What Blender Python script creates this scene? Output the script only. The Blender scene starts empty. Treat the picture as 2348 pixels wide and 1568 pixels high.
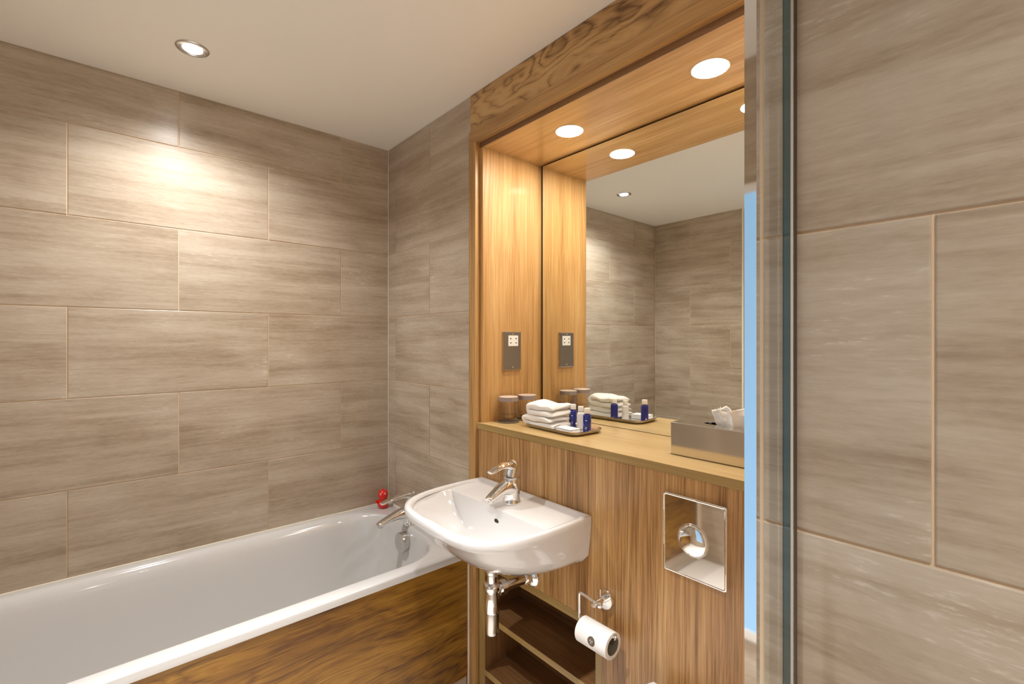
import bpy, bmesh, math, random
from mathutils import Vector, Matrix, noise

scene = bpy.context.scene
COL = scene.collection
random.seed(7)
PI = math.pi
H = 1.335            # eye height; z values written as H+dz are relative to the eye

# ------------------------------------------------------------------ camera
cam_d = bpy.data.cameras.new('camera')
cam = bpy.data.objects.new('camera', cam_d)
COL.objects.link(cam)
cam.location = (0, 0, H)
cam.rotation_euler = (PI/2, 0, math.radians(-41.02))
cam_d.sensor_width = 36
cam_d.lens = 1083/2348*36
cam_d.shift_y = -5/2348
cam_d.clip_start = 0.01
scene.camera = cam

# ------------------------------------------------------------------ world, exposure
w = bpy.data.worlds.new('world')
scene.world = w
w.use_nodes = True
w.node_tree.nodes['Background'].inputs[0].default_value = (0.8, 0.85, 1, 1)
w.node_tree.nodes['Background'].inputs[1].default_value = 0.3
scene.view_settings.view_transform = 'Standard'
scene.view_settings.look = 'None'
scene.view_settings.gamma = 1
scene.view_settings.use_curve_mapping = False
scene.view_settings.exposure = 1.7
scene.cycles.max_bounces = 12
scene.cycles.diffuse_bounces = 6
scene.cycles.glossy_bounces = 6
scene.cycles.transparent_max_bounces = 12
scene.cycles.sample_clamp_indirect = 6

# lamps of the room; second and third ceiling ones are added unseen fill (fittings are built further down)
WARM = (1.0, 0.90, 0.79)
NEUTRAL = (1.0, 0.98, 0.97)
CEIL_LAMPS = [(0.215, 1.765), (0.215, 0.72), (-0.05, -0.42)]
CEIL_WATT = [18, 88, 27]
CEIL_CONE = [145, 66, 120]
NICHE_LAMPS = [(1.19, 1.0735), (1.19, 0.586)]
NICHE_STRENGTH = 66
WINDOW_STRENGTH = 0.15
CZ = H + 0.908       # ceiling height

# ------------------------------------------------------------------ helpers
def finish(bm, name, mat, parent=None, smooth=35, loc=None):
    bmesh.ops.recalc_face_normals(bm, faces=bm.faces)
    me = bpy.data.meshes.new(name)
    bm.to_mesh(me); bm.free()
    if isinstance(mat, (list, tuple)):
        for m in mat: me.materials.append(m)
    elif mat: me.materials.append(mat)
    if smooth:
        me.shade_smooth()
        me.set_sharp_from_angle(angle=math.radians(smooth))
    o = bpy.data.objects.new(name, me)
    COL.objects.link(o)
    if loc: o.location = loc
    if parent: o.parent = parent
    return o

def thing(name, label, cat, loc=(0, 0, 0), rz=0, group=None, kind=None):
    o = bpy.data.objects.new(name, None)
    o.empty_display_size = 0.05
    COL.objects.link(o)
    o.location = loc; o.rotation_euler = (0, 0, rz)
    return tag(o, label, cat, group, kind)

def tag(o, label, cat, group=None, kind=None):
    o['label'] = label; o['category'] = cat
    if group: o['group'] = group
    if kind: o['kind'] = kind
    return o

def addbox(bm, x0, x1, y0, y1, z0, z1, bevel=0.0, seg=2):
    r = bmesh.ops.create_cube(bm, size=1)
    vs = r['verts']
    for v in vs:
        v.co = Vector(((x0+x1)/2 + v.co.x*(x1-x0), (y0+y1)/2 + v.co.y*(y1-y0), (z0+z1)/2 + v.co.z*(z1-z0)))
    if bevel > 0:
        es = list({e for v in vs for e in v.link_edges})
        bmesh.ops.bevel(bm, geom=es, offset=bevel, segments=seg, affect='EDGES', profile=0.5)
    return vs

def box(name, mat, x0, x1, y0, y1, z0, z1, parent=None, bevel=0.0, seg=2):
    """box whose mesh is centred on its own origin, so its grain is its own"""
    bm = bmesh.new()
    cx, cy, cz = (x0+x1)/2, (y0+y1)/2, (z0+z1)/2
    addbox(bm, x0-cx, x1-cx, y0-cy, y1-cy, z0-cz, z1-cz, bevel, seg)
    o = finish(bm, name, mat, parent, smooth=0)
    o.location = (cx, cy, cz)
    return o

def lathe(bm, prof, n=40, c=(0, 0, 0), axis='z', cap0=True, cap1=True):
    """prof: list of (radius, height)"""
    def P(r, h, a):
        u, v = r*math.cos(a), r*math.sin(a)
        if axis == 'z': q = (u, v, h)
        elif axis == 'x': q = (h, u, v)
        else: q = (u, h, v)
        return (c[0]+q[0], c[1]+q[1], c[2]+q[2])
    rings = []
    for r, h in prof:
        rings.append([bm.verts.new(P(max(r, 1e-5), h, 2*PI*i/n)) for i in range(n)])
    for a, b in zip(rings, rings[1:]):
        for i in range(n):
            bm.faces.new((a[i], a[(i+1) % n], b[(i+1) % n], b[i]))
    if cap0: bm.faces.new(rings[0])
    if cap1: bm.faces.new(rings[-1])
    return rings

def loft(bm, rings, cap0=True, cap1=True, closed=True):
    R = [[bm.verts.new(p) for p in r] for r in rings]
    n = len(R[0])
    for a, b in zip(R, R[1:]):
        for i in range(n if closed else n-1):
            bm.faces.new((a[i], a[(i+1) % n], b[(i+1) % n], b[i]))
    if cap0: bm.faces.new(R[0])
    if cap1: bm.faces.new(R[-1])
    return R

def catmull(pts, k=6):
    """smooth a list of tuples (any dimension)"""
    out = []
    n = len(pts)
    for i in range(n-1):
        p0 = pts[max(i-1, 0)]; p1 = pts[i]; p2 = pts[i+1]; p3 = pts[min(i+2, n-1)]
        for j in range(k):
            t = j/k
            out.append(tuple(0.5*((2*b) + (-a+c)*t + (2*a-5*b+4*c-d)*t*t + (-a+3*b-3*c+d)*t**3) for a, b, c, d in zip(p0, p1, p2, p3)))
    out.append(tuple(pts[-1]))
    return out

def sweep(bm, pts, n=20, k=6, power=2.0):
    """pts: (x, y, z, half width across, half height) swept with a superellipse section"""
    P = catmull(pts, k)
    rings = []
    for i, p in enumerate(P):
        c = Vector(p[:3])
        a = Vector(P[max(i-1, 0)][:3]); b = Vector(P[min(i+1, len(P)-1)][:3])
        t = (b-a).normalized()
        side = t.cross(Vector((0, 0, 1)))
        if side.length < 0.05: side = Vector((0, 1, 0)) if abs(t.y) < .9 else Vector((1, 0, 0))
        side.normalize()
        if side.y < 0: side = -side
        up = side.cross(t).normalized()
        ring = []
        for j in range(n):
            an = 2*PI*j/n
            cu, su = math.cos(an), math.sin(an)
            u = math.copysign(abs(cu)**(2/power), cu)*p[3]
            v = math.copysign(abs(su)**(2/power), su)*p[4]
            ring.append(c + side*u + up*v)
        rings.append(ring)
    loft(bm, rings)

def tube(bm, pts, r, n=14):
    """round bar through the given points with mitred, rounded corners already in pts"""
    pts = [Vector(p) for p in pts]
    rings = []
    prev = None
    for i, p in enumerate(pts):
        t = (pts[min(i+1, len(pts)-1)] - pts[max(i-1, 0)]).normalized()
        if prev is None:
            side = t.cross(Vector((0.3, 0.2, 0.93)))
            if side.length < 0.1: side = t.cross(Vector((1, 0, 0)))
            side.normalize()
        else:
            side = (prev - t*prev.dot(t)).normalized()
        prev = side
        up = t.cross(side)
        rings.append([p + (side*math.cos(2*PI*j/n) + up*math.sin(2*PI*j/n))*r for j in range(n)])
    loft(bm, rings)

def rounded(pts, rad, k=5):
    """replace inner corners of a polyline by arcs"""
    pts = [Vector(p) for p in pts]
    out = [pts[0]]
    for i in range(1, len(pts)-1):
        a, b, c = pts[i-1], pts[i], pts[i+1]
        d1 = (a-b).normalized(); d2 = (c-b).normalized()
        p1, p2 = b+d1*rad, b+d2*rad
        for j in range(k+1):
            t = j/k
            out.append(p1*(1-t)**2 + b*2*t*(1-t) + p2*t*t)
    out.append(pts[-1])
    return out

def rrect(x0, x1, y0, y1, rad, na=8, ns=6):
    """rounded rectangle outline, counter-clockwise; rad = one radius or four (x1y0, x1y1, x0y1, x0y0)"""
    if not isinstance(rad, (list, tuple)): rad = [rad]*4
    cs = [(x1, y0, -1, 1, -PI/2), (x1, y1, -1, -1, 0), (x0, y1, 1, -1, PI/2), (x0, y0, 1, 1, PI)]
    arcs = []
    for (cx, cy, sx, sy, a0), r in zip(cs, rad):
        ox, oy = cx+sx*r, cy+sy*r
        arcs.append([(ox+r*math.cos(a0+PI/2*i/na), oy+r*math.sin(a0+PI/2*i/na)) for i in range(na+1)])
    out = []
    for i in range(4):
        out += arcs[i]
        a, b = arcs[i][-1], arcs[(i+1) % 4][0]
        for j in range(1, ns):
            t = j/ns
            out.append((a[0]*(1-t)+b[0]*t, a[1]*(1-t)+b[1]*t))
    return out

def prism(bm, poly, d0, d1, plane='yz'):
    """extrude polygon; plane 'yz' -> along x, 'xy' -> along z"""
    def P(a, b, d): return (d, a, b) if plane == 'yz' else ((a, b, d) if plane == 'xy' else (a, d, b))
    A = [bm.verts.new(P(a, b, d0)) for a, b in poly]
    B = [bm.verts.new(P(a, b, d1)) for a, b in poly]
    n = len(poly)
    bm.faces.new(A); bm.faces.new(list(reversed(B)))
    for i in range(n):
        bm.faces.new((A[i], A[(i+1) % n], B[(i+1) % n], B[i]))

# ------------------------------------------------------------------ materials
def newmat(name):
    m = bpy.data.materials.new(name)
    m.use_nodes = True
    nt = m.node_tree
    return m, nt, nt.nodes['Principled BSDF']

def N(nt, typ, **kw):
    n = nt.nodes.new(typ)
    for k, v in kw.items():
        if k.startswith('i_'):
            key = k[2:]
            key = int(key) if key.isdigit() else key.replace('_', ' ')
            n.inputs[key].default_value = v
        else: setattr(n, k, v)
    return n

def ramp(nt, stops):
    n = nt.nodes.new('ShaderNodeValToRGB')
    e = n.color_ramp.elements
    while len(e) < len(stops): e.new(0.5)
    for el, (p, c) in zip(e, stops):
        el.position = p; el.color = (*c, 1)
    return n

def simple(name, col, rough=0.5, metal=0.0, coat=0.0, spec=0.5, emit=None, estr=0, ior=None, trans=0.0, alpha=1.0, bump=None):
    m, nt, b = newmat(name)
    b.inputs['Base Color'].default_value = (*col, 1)
    b.inputs['Roughness'].default_value = rough
    b.inputs['Metallic'].default_value = metal
    b.inputs['Coat Weight'].default_value = coat
    b.inputs['Coat Roughness'].default_value = 0.03
    b.inputs['Specular IOR Level'].default_value = spec
    b.inputs['Transmission Weight'].default_value = trans
    b.inputs['Alpha'].default_value = alpha
    if ior: b.inputs['IOR'].default_value = ior
    if emit:
        b.inputs['Emission Color'].default_value = (*emit, 1)
        b.inputs['Emission Strength'].default_value = estr
    if bump:
        tc = N(nt, 'ShaderNodeTexCoord')
        nz = N(nt, 'ShaderNodeTexNoise', i_Scale=bump[0], i_Detail=4.0)
        bp = N(nt, 'ShaderNodeBump', i_Strength=bump[1], i_Distance=bump[2])
        nt.links.new(tc.outputs['Object'], nz.inputs['Vector'])
        nt.links.new(nz.outputs[0], bp.inputs['Height'])
        nt.links.new(bp.outputs[0], b.inputs['Normal'])
    return m

def wood(name, axis, cols, rough=0.3, swirl=0.0, fine=1.0, seed=0.0, coat=0.15, streak=1.0, ringk=1.0):
    """oak veneer; axis = the local axis the grain runs along; cols = dark, mid, light"""
    m, nt, b = newmat(name)
    L = nt.links.new
    tc = N(nt, 'ShaderNodeTexCoord')
    inf = N(nt, 'ShaderNodeObjectInfo')
    off = N(nt, 'ShaderNodeVectorMath', operation='SCALE')
    off.inputs[0].default_value = (7.3, 5.1, 9.7)
    L(inf.outputs['Random'], off.inputs['Scale'])
    add = N(nt, 'ShaderNodeVectorMath', operation='ADD')
    L(tc.outputs['Object'], add.inputs[0]); L(off.outputs[0], add.inputs[1])
    # gentle waviness of the grain
    i = 'xyz'.index(axis)
    lowm = N(nt, 'ShaderNodeMapping')
    sc = [3.5, 3.5, 3.5]; sc[i] = 1.2 if not swirl else 2.2
    lowm.inputs['Scale'].default_value = sc
    lowm.inputs['Location'].default_value = (seed, seed*1.7, seed*0.6)
    L(add.outputs[0], lowm.inputs['Vector'])
    low = N(nt, 'ShaderNodeTexNoise', i_Scale=1.0, i_Detail=2.0 if not swirl else 3.0)
    L(lowm.outputs[0], low.inputs['Vector'])
    sub = N(nt, 'ShaderNodeVectorMath', operation='SUBTRACT')
    L(low.outputs['Color'], sub.inputs[0]); sub.inputs[1].default_value = (.5, .5, .5)
    scl = N(nt, 'ShaderNodeVectorMath', operation='SCALE'); scl.inputs['Scale'].default_value = 0.05 + swirl
    L(sub.outputs[0], scl.inputs[0])
    warp = N(nt, 'ShaderNodeVectorMath', operation='ADD')
    L(add.outputs[0], warp.inputs[0]); L(scl.outputs[0], warp.inputs[1])
    def grain(across, along, detail, dist=0.0, src=warp):
        mp = N(nt, 'ShaderNodeMapping')
        s = [across]*3; s[i] = along
        mp.inputs['Scale'].default_value = s
        L(src.outputs[0], mp.inputs['Vector'])
        nz = N(nt, 'ShaderNodeTexNoise', i_Scale=1.0, i_Detail=detail, i_Roughness=0.6, i_Distortion=dist)
        L(mp.outputs[0], nz.inputs['Vector'])
        return nz
    broad = grain(11, 0.9, 2.0)
    mid = grain(150, 1.7, 4.0)
    fin = grain(330, 7.0, 3.0, src=add)
    def mul(a, f):
        q = N(nt, 'ShaderNodeMath', operation='MULTIPLY'); L(a, q.inputs[0]); q.inputs[1].default_value = f; return q
    def plus(a, c):
        q = N(nt, 'ShaderNodeMath', operation='ADD'); L(a.outputs[0], q.inputs[0]); L(c.outputs[0], q.inputs[1]); return q
    tot = plus(plus(mul(broad.outputs[0], 0.42), mul(mid.outputs[0], 0.36*streak)), mul(fin.outputs[0], 0.30*fine))
    if swirl:
        # cathedral rings: contour lines of a stretched noise field
        mp = N(nt, 'ShaderNodeMapping'); s = [8.0]*3; s[i] = 1.7
        mp.inputs['Scale'].default_value = s
        mp.inputs['Location'].default_value = (seed*2.3, seed, seed*3.1)
        L(warp.outputs[0], mp.inputs['Vector'])
        nz = N(nt, 'ShaderNodeTexNoise', i_Scale=1.0, i_Detail=3.0, i_Roughness=0.42, i_Distortion=0.35)
        L(mp.outputs[0], nz.inputs['Vector'])
        q = mul(nz.outputs[0], 24.0)
        fr = N(nt, 'ShaderNodeMath', operation='PINGPONG'); L(q.outputs[0], fr.inputs[0]); fr.inputs[1].default_value = 1.0
        pw = N(nt, 'ShaderNodeMath', operation='POWER'); L(fr.outputs[0], pw.inputs[0]); pw.inputs[1].default_value = 0.6
        # the rings fade in and out
        f2 = N(nt, 'ShaderNodeMapRange'); f2.inputs[1].default_value = .35; f2.inputs[2].default_value = .65
        f2.inputs[3].default_value = .08*ringk; f2.inputs[4].default_value = .34*ringk
        L(low.outputs[0], f2.inputs[0])
        mm = N(nt, 'ShaderNodeMath', operation='MULTIPLY'); L(pw.outputs[0], mm.inputs[0]); L(f2.outputs[0], mm.inputs[1])
        tot = plus(tot, mm)
        s2 = N(nt, 'ShaderNodeMath', operation='SUBTRACT'); L(tot.outputs[0], s2.inputs[0]); s2.inputs[1].default_value = 0.14*ringk
        tot = s2
    k_ = .18*(streak-1)+.15*(fine-.8)
    rp = ramp(nt, [(0.36+k_, cols[0]), (0.53+k_, cols[1]), (0.68+k_, cols[2])])
    L(tot.outputs[0], rp.inputs[0])
    L(rp.outputs[0], b.inputs['Base Color'])
    b.inputs['Roughness'].default_value = rough
    b.inputs['Coat Weight'].default_value = coat
    b.inputs['Coat Roughness'].default_value = 0.12
    bp = N(nt, 'ShaderNodeBump', i_Strength=0.12, i_Distance=0.0006)
    L(fin.outputs[0], bp.inputs['Height']); L(bp.outputs[0], b.inputs['Normal'])
    return m

def travertine(name, cols, rough=0.33, bold=1.0):
    """porcelain tile printed as vein-cut travertine; the veins run along local x, every tile has its own cut"""
    m, nt, b = newmat(name)
    L = nt.links.new
    tc = N(nt, 'ShaderNodeTexCoord')
    inf = N(nt, 'ShaderNodeObjectInfo')
    off = N(nt, 'ShaderNodeVectorMath', operation='SCALE')
    off.inputs[0].default_value = (13.7, 0.0, 21.3)
    L(inf.outputs['Random'], off.inputs['Scale'])
    add = N(nt, 'ShaderNodeVectorMath', operation='ADD')
    L(tc.outputs['Object'], add.inputs[0]); L(off.outputs[0], add.inputs[1])
    def nz(sx, sz, detail, rough_=0.6, dist=0.0):
        mp = N(nt, 'ShaderNodeMapping'); mp.inputs['Scale'].default_value = (sx, 1.0, sz)
        L(add.outputs[0], mp.inputs['Vector'])
        n = N(nt, 'ShaderNodeTexNoise', i_Scale=1.0, i_Detail=detail, i_Roughness=rough_, i_Distortion=dist)
        L(mp.outputs[0], n.inputs['Vector'])
        return n
    a = nz(1.5, 19, 4.0, 0.6, 0.5)      # broad bands
    c = nz(6, 95, 4.0, 0.65, 0.3)       # thin veins
    d = nz(3.0, 5.0, 2.0)             # clouds
    f = nz(36, 170, 3.0, 0.7)          # flecks
    def mul(x, k):
        q = N(nt, 'ShaderNodeMath', operation='MULTIPLY'); L(x.outputs[0], q.inputs[0]); q.inputs[1].default_value = k; return q
    def plus(x, y):
        q = N(nt, 'ShaderNodeMath', operation='ADD'); L(x.outputs[0], q.inputs[0]); L(y.outputs[0], q.inputs[1]); return q
    t = plus(plus(mul(a, .40*bold), mul(c, .18)), plus(mul(d, .26), mul(f, .17)))
    s = .5-.5*(.55+.45*bold)
    rp = ramp(nt, [(0.36-s, cols[0]), (0.47-s, cols[1]), (0.56-s, cols[2]), (0.66-s, cols[3])])
    L(t.outputs[0], rp.inputs[0])
    # pale fossil flecks where cloud and fleck noises meet
    fl = N(nt, 'ShaderNodeMath', operation='MULTIPLY'); L(f.outputs[0], fl.inputs[0]); L(d.outputs[0], fl.inputs[1])
    fr = ramp(nt, [(0.36, (0, 0, 0)), (0.42, (1, 1, 1))]); L(fl.outputs[0], fr.inputs[0])
    k = N(nt, 'ShaderNodeMath', operation='MULTIPLY'); L(fr.outputs[0], k.inputs[0]); k.inputs[1].default_value = 0.45
    mx = N(nt, 'ShaderNodeMix', data_type='RGBA')
    L(k.outputs[0], mx.inputs['Factor']); L(rp.outputs[0], mx.inputs[6]); mx.inputs[7].default_value = (*cols[4], 1)
    L(mx.outputs[2], b.inputs['Base Color'])
    b.inputs['Roughness'].default_value = rough
    bp = N(nt, 'ShaderNodeBump', i_Strength=0.25, i_Distance=0.0006)
    L(c.outputs[0], bp.inputs['Height']); L(bp.outputs[0], b.inputs['Normal'])
    return m

T_COLS = [(0.29, 0.215, 0.142), (0.42, 0.336, 0.246), (0.52, 0.437, 0.340), (0.60, 0.525, 0.430), (0.70, 0.65, 0.58)]
M_TILE = travertine('travertine_tile', T_COLS)
M_GROUT = simple('grout', (0.74, 0.57, 0.39), 0.85, bump=(400, .3, .0005))
M_CEIL = simple('ceiling_paint', (0.90, 0.865, 0.79), 0.55, bump=(180, .05, .0004))
M_FLOOR = travertine('floor_tile', [(0.20, 0.15, 0.10), (0.27, .215, .155), (.33, .27, .20), (.4, .33, .26), (.45, .4, .33)], 0.4)
M_FLOORS = simple('pale_stone_floor', (0.74, 0.69, 0.62), 0.4)  # unseen floor, colour raised to bounce light up to the ceiling
OAK = [(0.33, 0.165, 0.045), (0.56, 0.32, 0.115), (0.70, 0.46, 0.200)]
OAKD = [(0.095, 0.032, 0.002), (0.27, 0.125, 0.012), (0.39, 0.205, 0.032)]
OAKM = [(0.28, 0.13, 0.036), (0.52, 0.30, 0.105), (0.64, 0.395, 0.165)]
M_PANEL_V = wood('oak_veneer_upright', 'z', [(0.19, 0.082, 0.020), (0.46, 0.250, 0.088), (0.63, 0.400, 0.175)], 0.34, fine=1.2, streak=1.35)
M_LINER_V = wood('oak_liner_upright', 'z', OAK, 0.42, swirl=0.0, fine=1.0, coat=.05)
M_LINER_H = wood('oak_soffit', 'y', OAK, 0.22, fine=.9, coat=.35)
M_SHELF_H = wood('oak_ledge', 'y', [(0.48, 0.32, 0.13), (0.62, 0.45, 0.21), (0.70, 0.54, 0.28)], 0.3, fine=.7)
M_EDGE_H = wood('oak_edge_strip', 'y', [(0.30, 0.19, 0.06), (0.38, 0.25, 0.085), (0.46, 0.32, 0.12)], 0.4, fine=.5)
M_EDGE_V = wood('oak_edge_strip_upright', 'z', [(0.30, 0.19, 0.06), (0.38, 0.25, 0.085), (0.46, 0.32, 0.12)], 0.4, fine=.5)
M_FRAME_V = wood('oak_frame_upright', 'z', OAKM, 0.35, fine=.8)
M_FRAME_H = wood('oak_frame_level', 'y', OAKM, 0.35, fine=.8)
M_FASCIA = wood('oak_fascia', 'y', [(0.16, 0.07, 0.016), (0.50, 0.29, 0.105), (0.62, 0.385, 0.16)], 0.35, swirl=0.12, seed=3.1, fine=.5)
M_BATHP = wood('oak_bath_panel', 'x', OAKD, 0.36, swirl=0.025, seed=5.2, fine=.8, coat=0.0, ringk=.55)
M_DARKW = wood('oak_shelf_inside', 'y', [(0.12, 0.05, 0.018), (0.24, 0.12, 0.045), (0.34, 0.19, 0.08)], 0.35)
M_DARK = simple('shadow_gap_black', (0.012, 0.010, 0.008), 0.8)  # near-black colour stands in for the shade inside narrow gaps
M_CHROME = simple('chrome', (0.86, 0.86, 0.86), 0.04, 1.0)
M_CHROME_S = simple('chrome_satin', (0.66, 0.645, 0.63), 0.22, 1.0)
M_STEEL = simple('polished_steel', (0.70, 0.68, 0.65), 0.12, 1.0)
M_MIRROR = simple('mirror_silver', (0.90, 0.93, 0.90), 0.0, 1.0)
M_CERAM = simple('white_ceramic', (0.70, 0.695, 0.69), 0.08, 0, coat=0.6)
M_ACRYL = simple('white_acrylic', (0.655, 0.65, 0.64), 0.12, 0, coat=0.5)
M_WHITE = simple('white_plastic', (0.85, 0.84, 0.80), 0.35)
M_BLACK = simple('black_hole', (0.01, 0.01, 0.01), 0.6)
M_SIL = simple('silicone_bead', (0.78, 0.66, 0.56), 0.4)
M_SILW = simple('white_silicone', (0.86, 0.82, 0.72), 0.35)
M_TOWEL = simple('white_towel', (0.88, 0.87, 0.85), 0.95, bump=(900, .6, .001))
M_PAPER = simple('tissue_paper', (0.9, 0.9, 0.88), 0.9)
M_CARD = simple('white_card', (0.9, 0.9, 0.92), 0.5)
M_CARDL = simple('grey_card_line', (0.35, 0.36, 0.45), 0.6)
M_BLUE = simple('blue_liquid_bottle', (0.010, 0.016, 0.22), 0.12, coat=.5)
M_PRINT = simple('white_print', (0.75, 0.77, 0.85), 0.5)
M_CREAM = simple('white_lotion_bottle', (0.82, 0.81, 0.83), 0.25)
M_RED = simple('red_rubber', (0.75, 0.018, 0.008), 0.22, coat=.4)
M_REDL = simple('orange_rubber', (0.85, 0.09, 0.01), 0.25, coat=.4)
M_CAP = simple('paper_cap', (0.33, 0.27, 0.25), 0.8)
M_CAPTOP = simple('paper_cap_top', (0.62, 0.50, 0.42), 0.8)
M_STICK = simple('brown_sticker', (0.13, 0.095, 0.07), 0.7)
M_CORE = simple('grey_cardboard', (0.22, 0.19, 0.14), 0.85)
M_PLATE = simple('socket_plate_bronze', (0.33, 0.29, 0.25), 0.32, 0.9)
M_TEAL = simple('glass_ground_edge', (0.010, 0.110, 0.130), 0.3, 0, coat=.3)
M_SEAL = simple('brown_seal', (0.10, 0.065, 0.05), 0.5)
M_NICHELAMP = simple('warm_lamp', (1, 1, 1), 0.5, emit=WARM, estr=NICHE_STRENGTH)
M_BULB = simple('white_bulb', (1, 1, 1), 0.5, emit=(1.0, 0.98, 0.95), estr=14)
M_WINDOW = simple('frosted_daylight', (0.3, 0.5, 0.8), 0.5, emit=(0.31, 0.66, 1.0), estr=WINDOW_STRENGTH)

def glass_mat(name, tint=(1, 1, 1), refl=1.0):
    """thin clear glass: the Fresnel part mirrors, the rest passes straight through"""
    m, nt, b = newmat(name)
    nt.nodes.remove(b)
    out = nt.nodes['Material Output']
    tr = N(nt, 'ShaderNodeBsdfTransparent'); tr.inputs[0].default_value = (*tint, 1)
    gl = N(nt, 'ShaderNodeBsdfGlossy'); gl.inputs['Roughness'].default_value = 0.0
    fr = N(nt, 'ShaderNodeLayerWeight'); fr.inputs[0].default_value = 0.25
    mu = N(nt, 'ShaderNodeMath', operation='MULTIPLY'); mu.inputs[1].default_value = refl
    mx = N(nt, 'ShaderNodeMixShader')
    ge = N(nt, 'ShaderNodeNewGeometry')
    inv = N(nt, 'ShaderNodeMath', operation='SUBTRACT'); inv.inputs[0].default_value = 1.0
    nt.links.new(ge.outputs['Backfacing'], inv.inputs[1])
    m2 = N(nt, 'ShaderNodeMath', operation='MULTIPLY')
    nt.links.new(fr.outputs['Fresnel'], m2.inputs[0]); nt.links.new(inv.outputs[0], m2.inputs[1])
    nt.links.new(m2.outputs[0], mu.inputs[0])
    nt.links.new(mu.outputs[0], mx.inputs[0])
    nt.links.new(tr.outputs[0], mx.inputs[1]); nt.links.new(gl.outputs[0], mx.inputs[2])
    nt.links.new(mx.outputs[0], out.inputs['Surface'])
    return m
M_GLASS = glass_mat('clear_glass', (0.985, 0.995, 0.99), 1.3)
M_TUMB = glass_mat('tumbler_glass', (0.975, 0.97, 0.96), 1.6)

# ------------------------------------------------------------------ setting: floor, ceiling, walls
XL, XR, YF, YB = -0.665, 1.04, 2.10, -0.80
XS, YP = 0.53, 0.216      # tiled shower wall plane and the end of its pier

def struct(o, label, cat):
    return tag(o, label, cat, kind='structure')

fl = struct(box('floor', M_FLOORS, XL-.12, 1.5, YB-.1, YF+.1, -0.06, -0.004), 'beige stone floor below the basin and bath', 'floor')
ce = struct(box('ceiling', M_CEIL, XL-.12, 1.5, YB-.1, YF+.1, CZ, CZ+.05), 'smooth cream painted ceiling over the bath', 'ceiling')

TH = 0.009
def tile_mesh(wd, ht):
    """tile face towards -y local, x across, z up, softened front edge"""
    bm = bmesh.new()
    a, b, c = wd/2, ht/2, 0.0012
    o = [(-a, -b), (a, -b), (a, b), (-a, b)]
    i = [(-a+c, -b+c), (a-c, -b+c), (a-c, b-c), (-a+c, b-c)]
    loft(bm, [[(x, TH, z) for x, z in o], [(x, c*.6, z) for x, z in o], [(x, 0, z) for x, z in i]], cap0=False)
    bmesh.ops.recalc_face_normals(bm, faces=bm.faces)
    me = bpy.data.meshes.new('tile'); bm.to_mesh(me); bm.free()
    me.materials.append(M_TILE)
    return me
_tm = {}
def add_tile(parent, face, u0, u1, z0, z1, g=0.003):
    wd, ht = round(u1-u0-g, 4), round(z1-z0-g, 4)
    if wd < .004 or ht < .004: return
    key = (wd, ht)
    if key not in _tm: _tm[key] = tile_mesh(wd, ht)
    o = bpy.data.objects.new('tile', _tm[key]); COL.objects.link(o)
    o.parent = parent
    uc, zc = (u0+u1)/2, (z0+z1)/2
    kind, p = face
    jit = random.uniform(-.0003, .0003)
    if kind == 'y-': o.location = (uc, p+jit, zc)                                    # wall face looks to -y
    elif kind == 'y+': o.location = (uc, p+jit, zc); o.rotation_euler = (0, 0, PI)
    elif kind == 'x-': o.location = (p+jit, uc, zc); o.rotation_euler = (0, 0, -PI/2)   # looks to -x
    elif kind == 'x+': o.location = (p+jit, uc, zc); o.rotation_euler = (0, 0, PI/2)
    o.location = o.location - parent.location
    return o

PZ = 0.298
def zj(k): return H + 0.107 + PZ*k
def tile_wall(parent, face, u0, u1, z0, z1, j_even, j_odd, pitch=0.5965, holes=()):
    """rows k: between joint k and k+1; even rows have a joint at j_even"""
    for k in range(-5, 4):
        a, b = max(zj(k), z0), min(zj(k+1), z1)
        if b-a < .01: continue
        j = j_even if k % 2 == 0 else j_odd
        n0 = math.floor((u0-j)/pitch)
        q = j+n0*pitch
        while q < u1:
            s, e = max(q, u0), min(q+pitch, u1)
            if e-s > .006:
                cut = [h for h in holes if s < h[1] and e > h[0] and a < h[3] and b > h[2]]
                if not cut: add_tile(parent, face, s, e, a, b)
                else:
                    h = cut[0]
                    if s < h[0]: add_tile(parent, face, s, h[0], a, b)
                    if e > h[1]: add_tile(parent, face, h[1], e, a, b)
                    ms, me_ = max(s, h[0]), min(e, h[1])
                    if a < h[2]: add_tile(parent, face, ms, me_, a, h[2])
                    if b > h[3]: add_tile(parent, face, ms, me_, h[3], b)
            q += pitch

GR = 0.0022   # grout face lies this far behind the tile face
wf = struct(box('wall_far', M_GROUT, XL-.12, 1.5, YF+GR, YF+.1, 0, CZ), 'long tiled wall behind the bath', 'wall')
tile_wall(wf, ('y-', YF), XL, XR, 0, CZ, 0.214, -0.083)
wr = struct(box('wall_right', M_GROUT, XR+GR, XR+.1, 1.43, YF, 0, CZ), 'narrow tiled wall at the tap end of the bath', 'wall')
tile_wall(wr, ('x-', XR), 1.430, YF, 0, CZ, 1.724, 2.028-0.5965, pitch=.5965)
wl = struct(box('wall_left', M_GROUT, XL-.12, XL-GR, 1.42, YF, 0, CZ), 'tiled wall at the head of the bath, seen in the mirror', 'wall')
tile_wall(wl, ('x+', XL), 1.42, YF, 0, CZ, 1.80, 1.50)
XD = XL-.05
wd_ = struct(box('wall_left_entry', M_GROUT, XD-.1, XD-GR, YB, 1.42, 0, CZ), 'tiled wall holding the frosted window opposite the basin', 'wall')
WY0, WY1, WZ0, WZ1 = 0.36, 0.98, H-0.96, H+0.50
tile_wall(wd_, ('x+', XD), YB, 1.42, 0, CZ, 1.80, 1.50, holes=[(WY0, WY1, WZ0, WZ1)])
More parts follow.
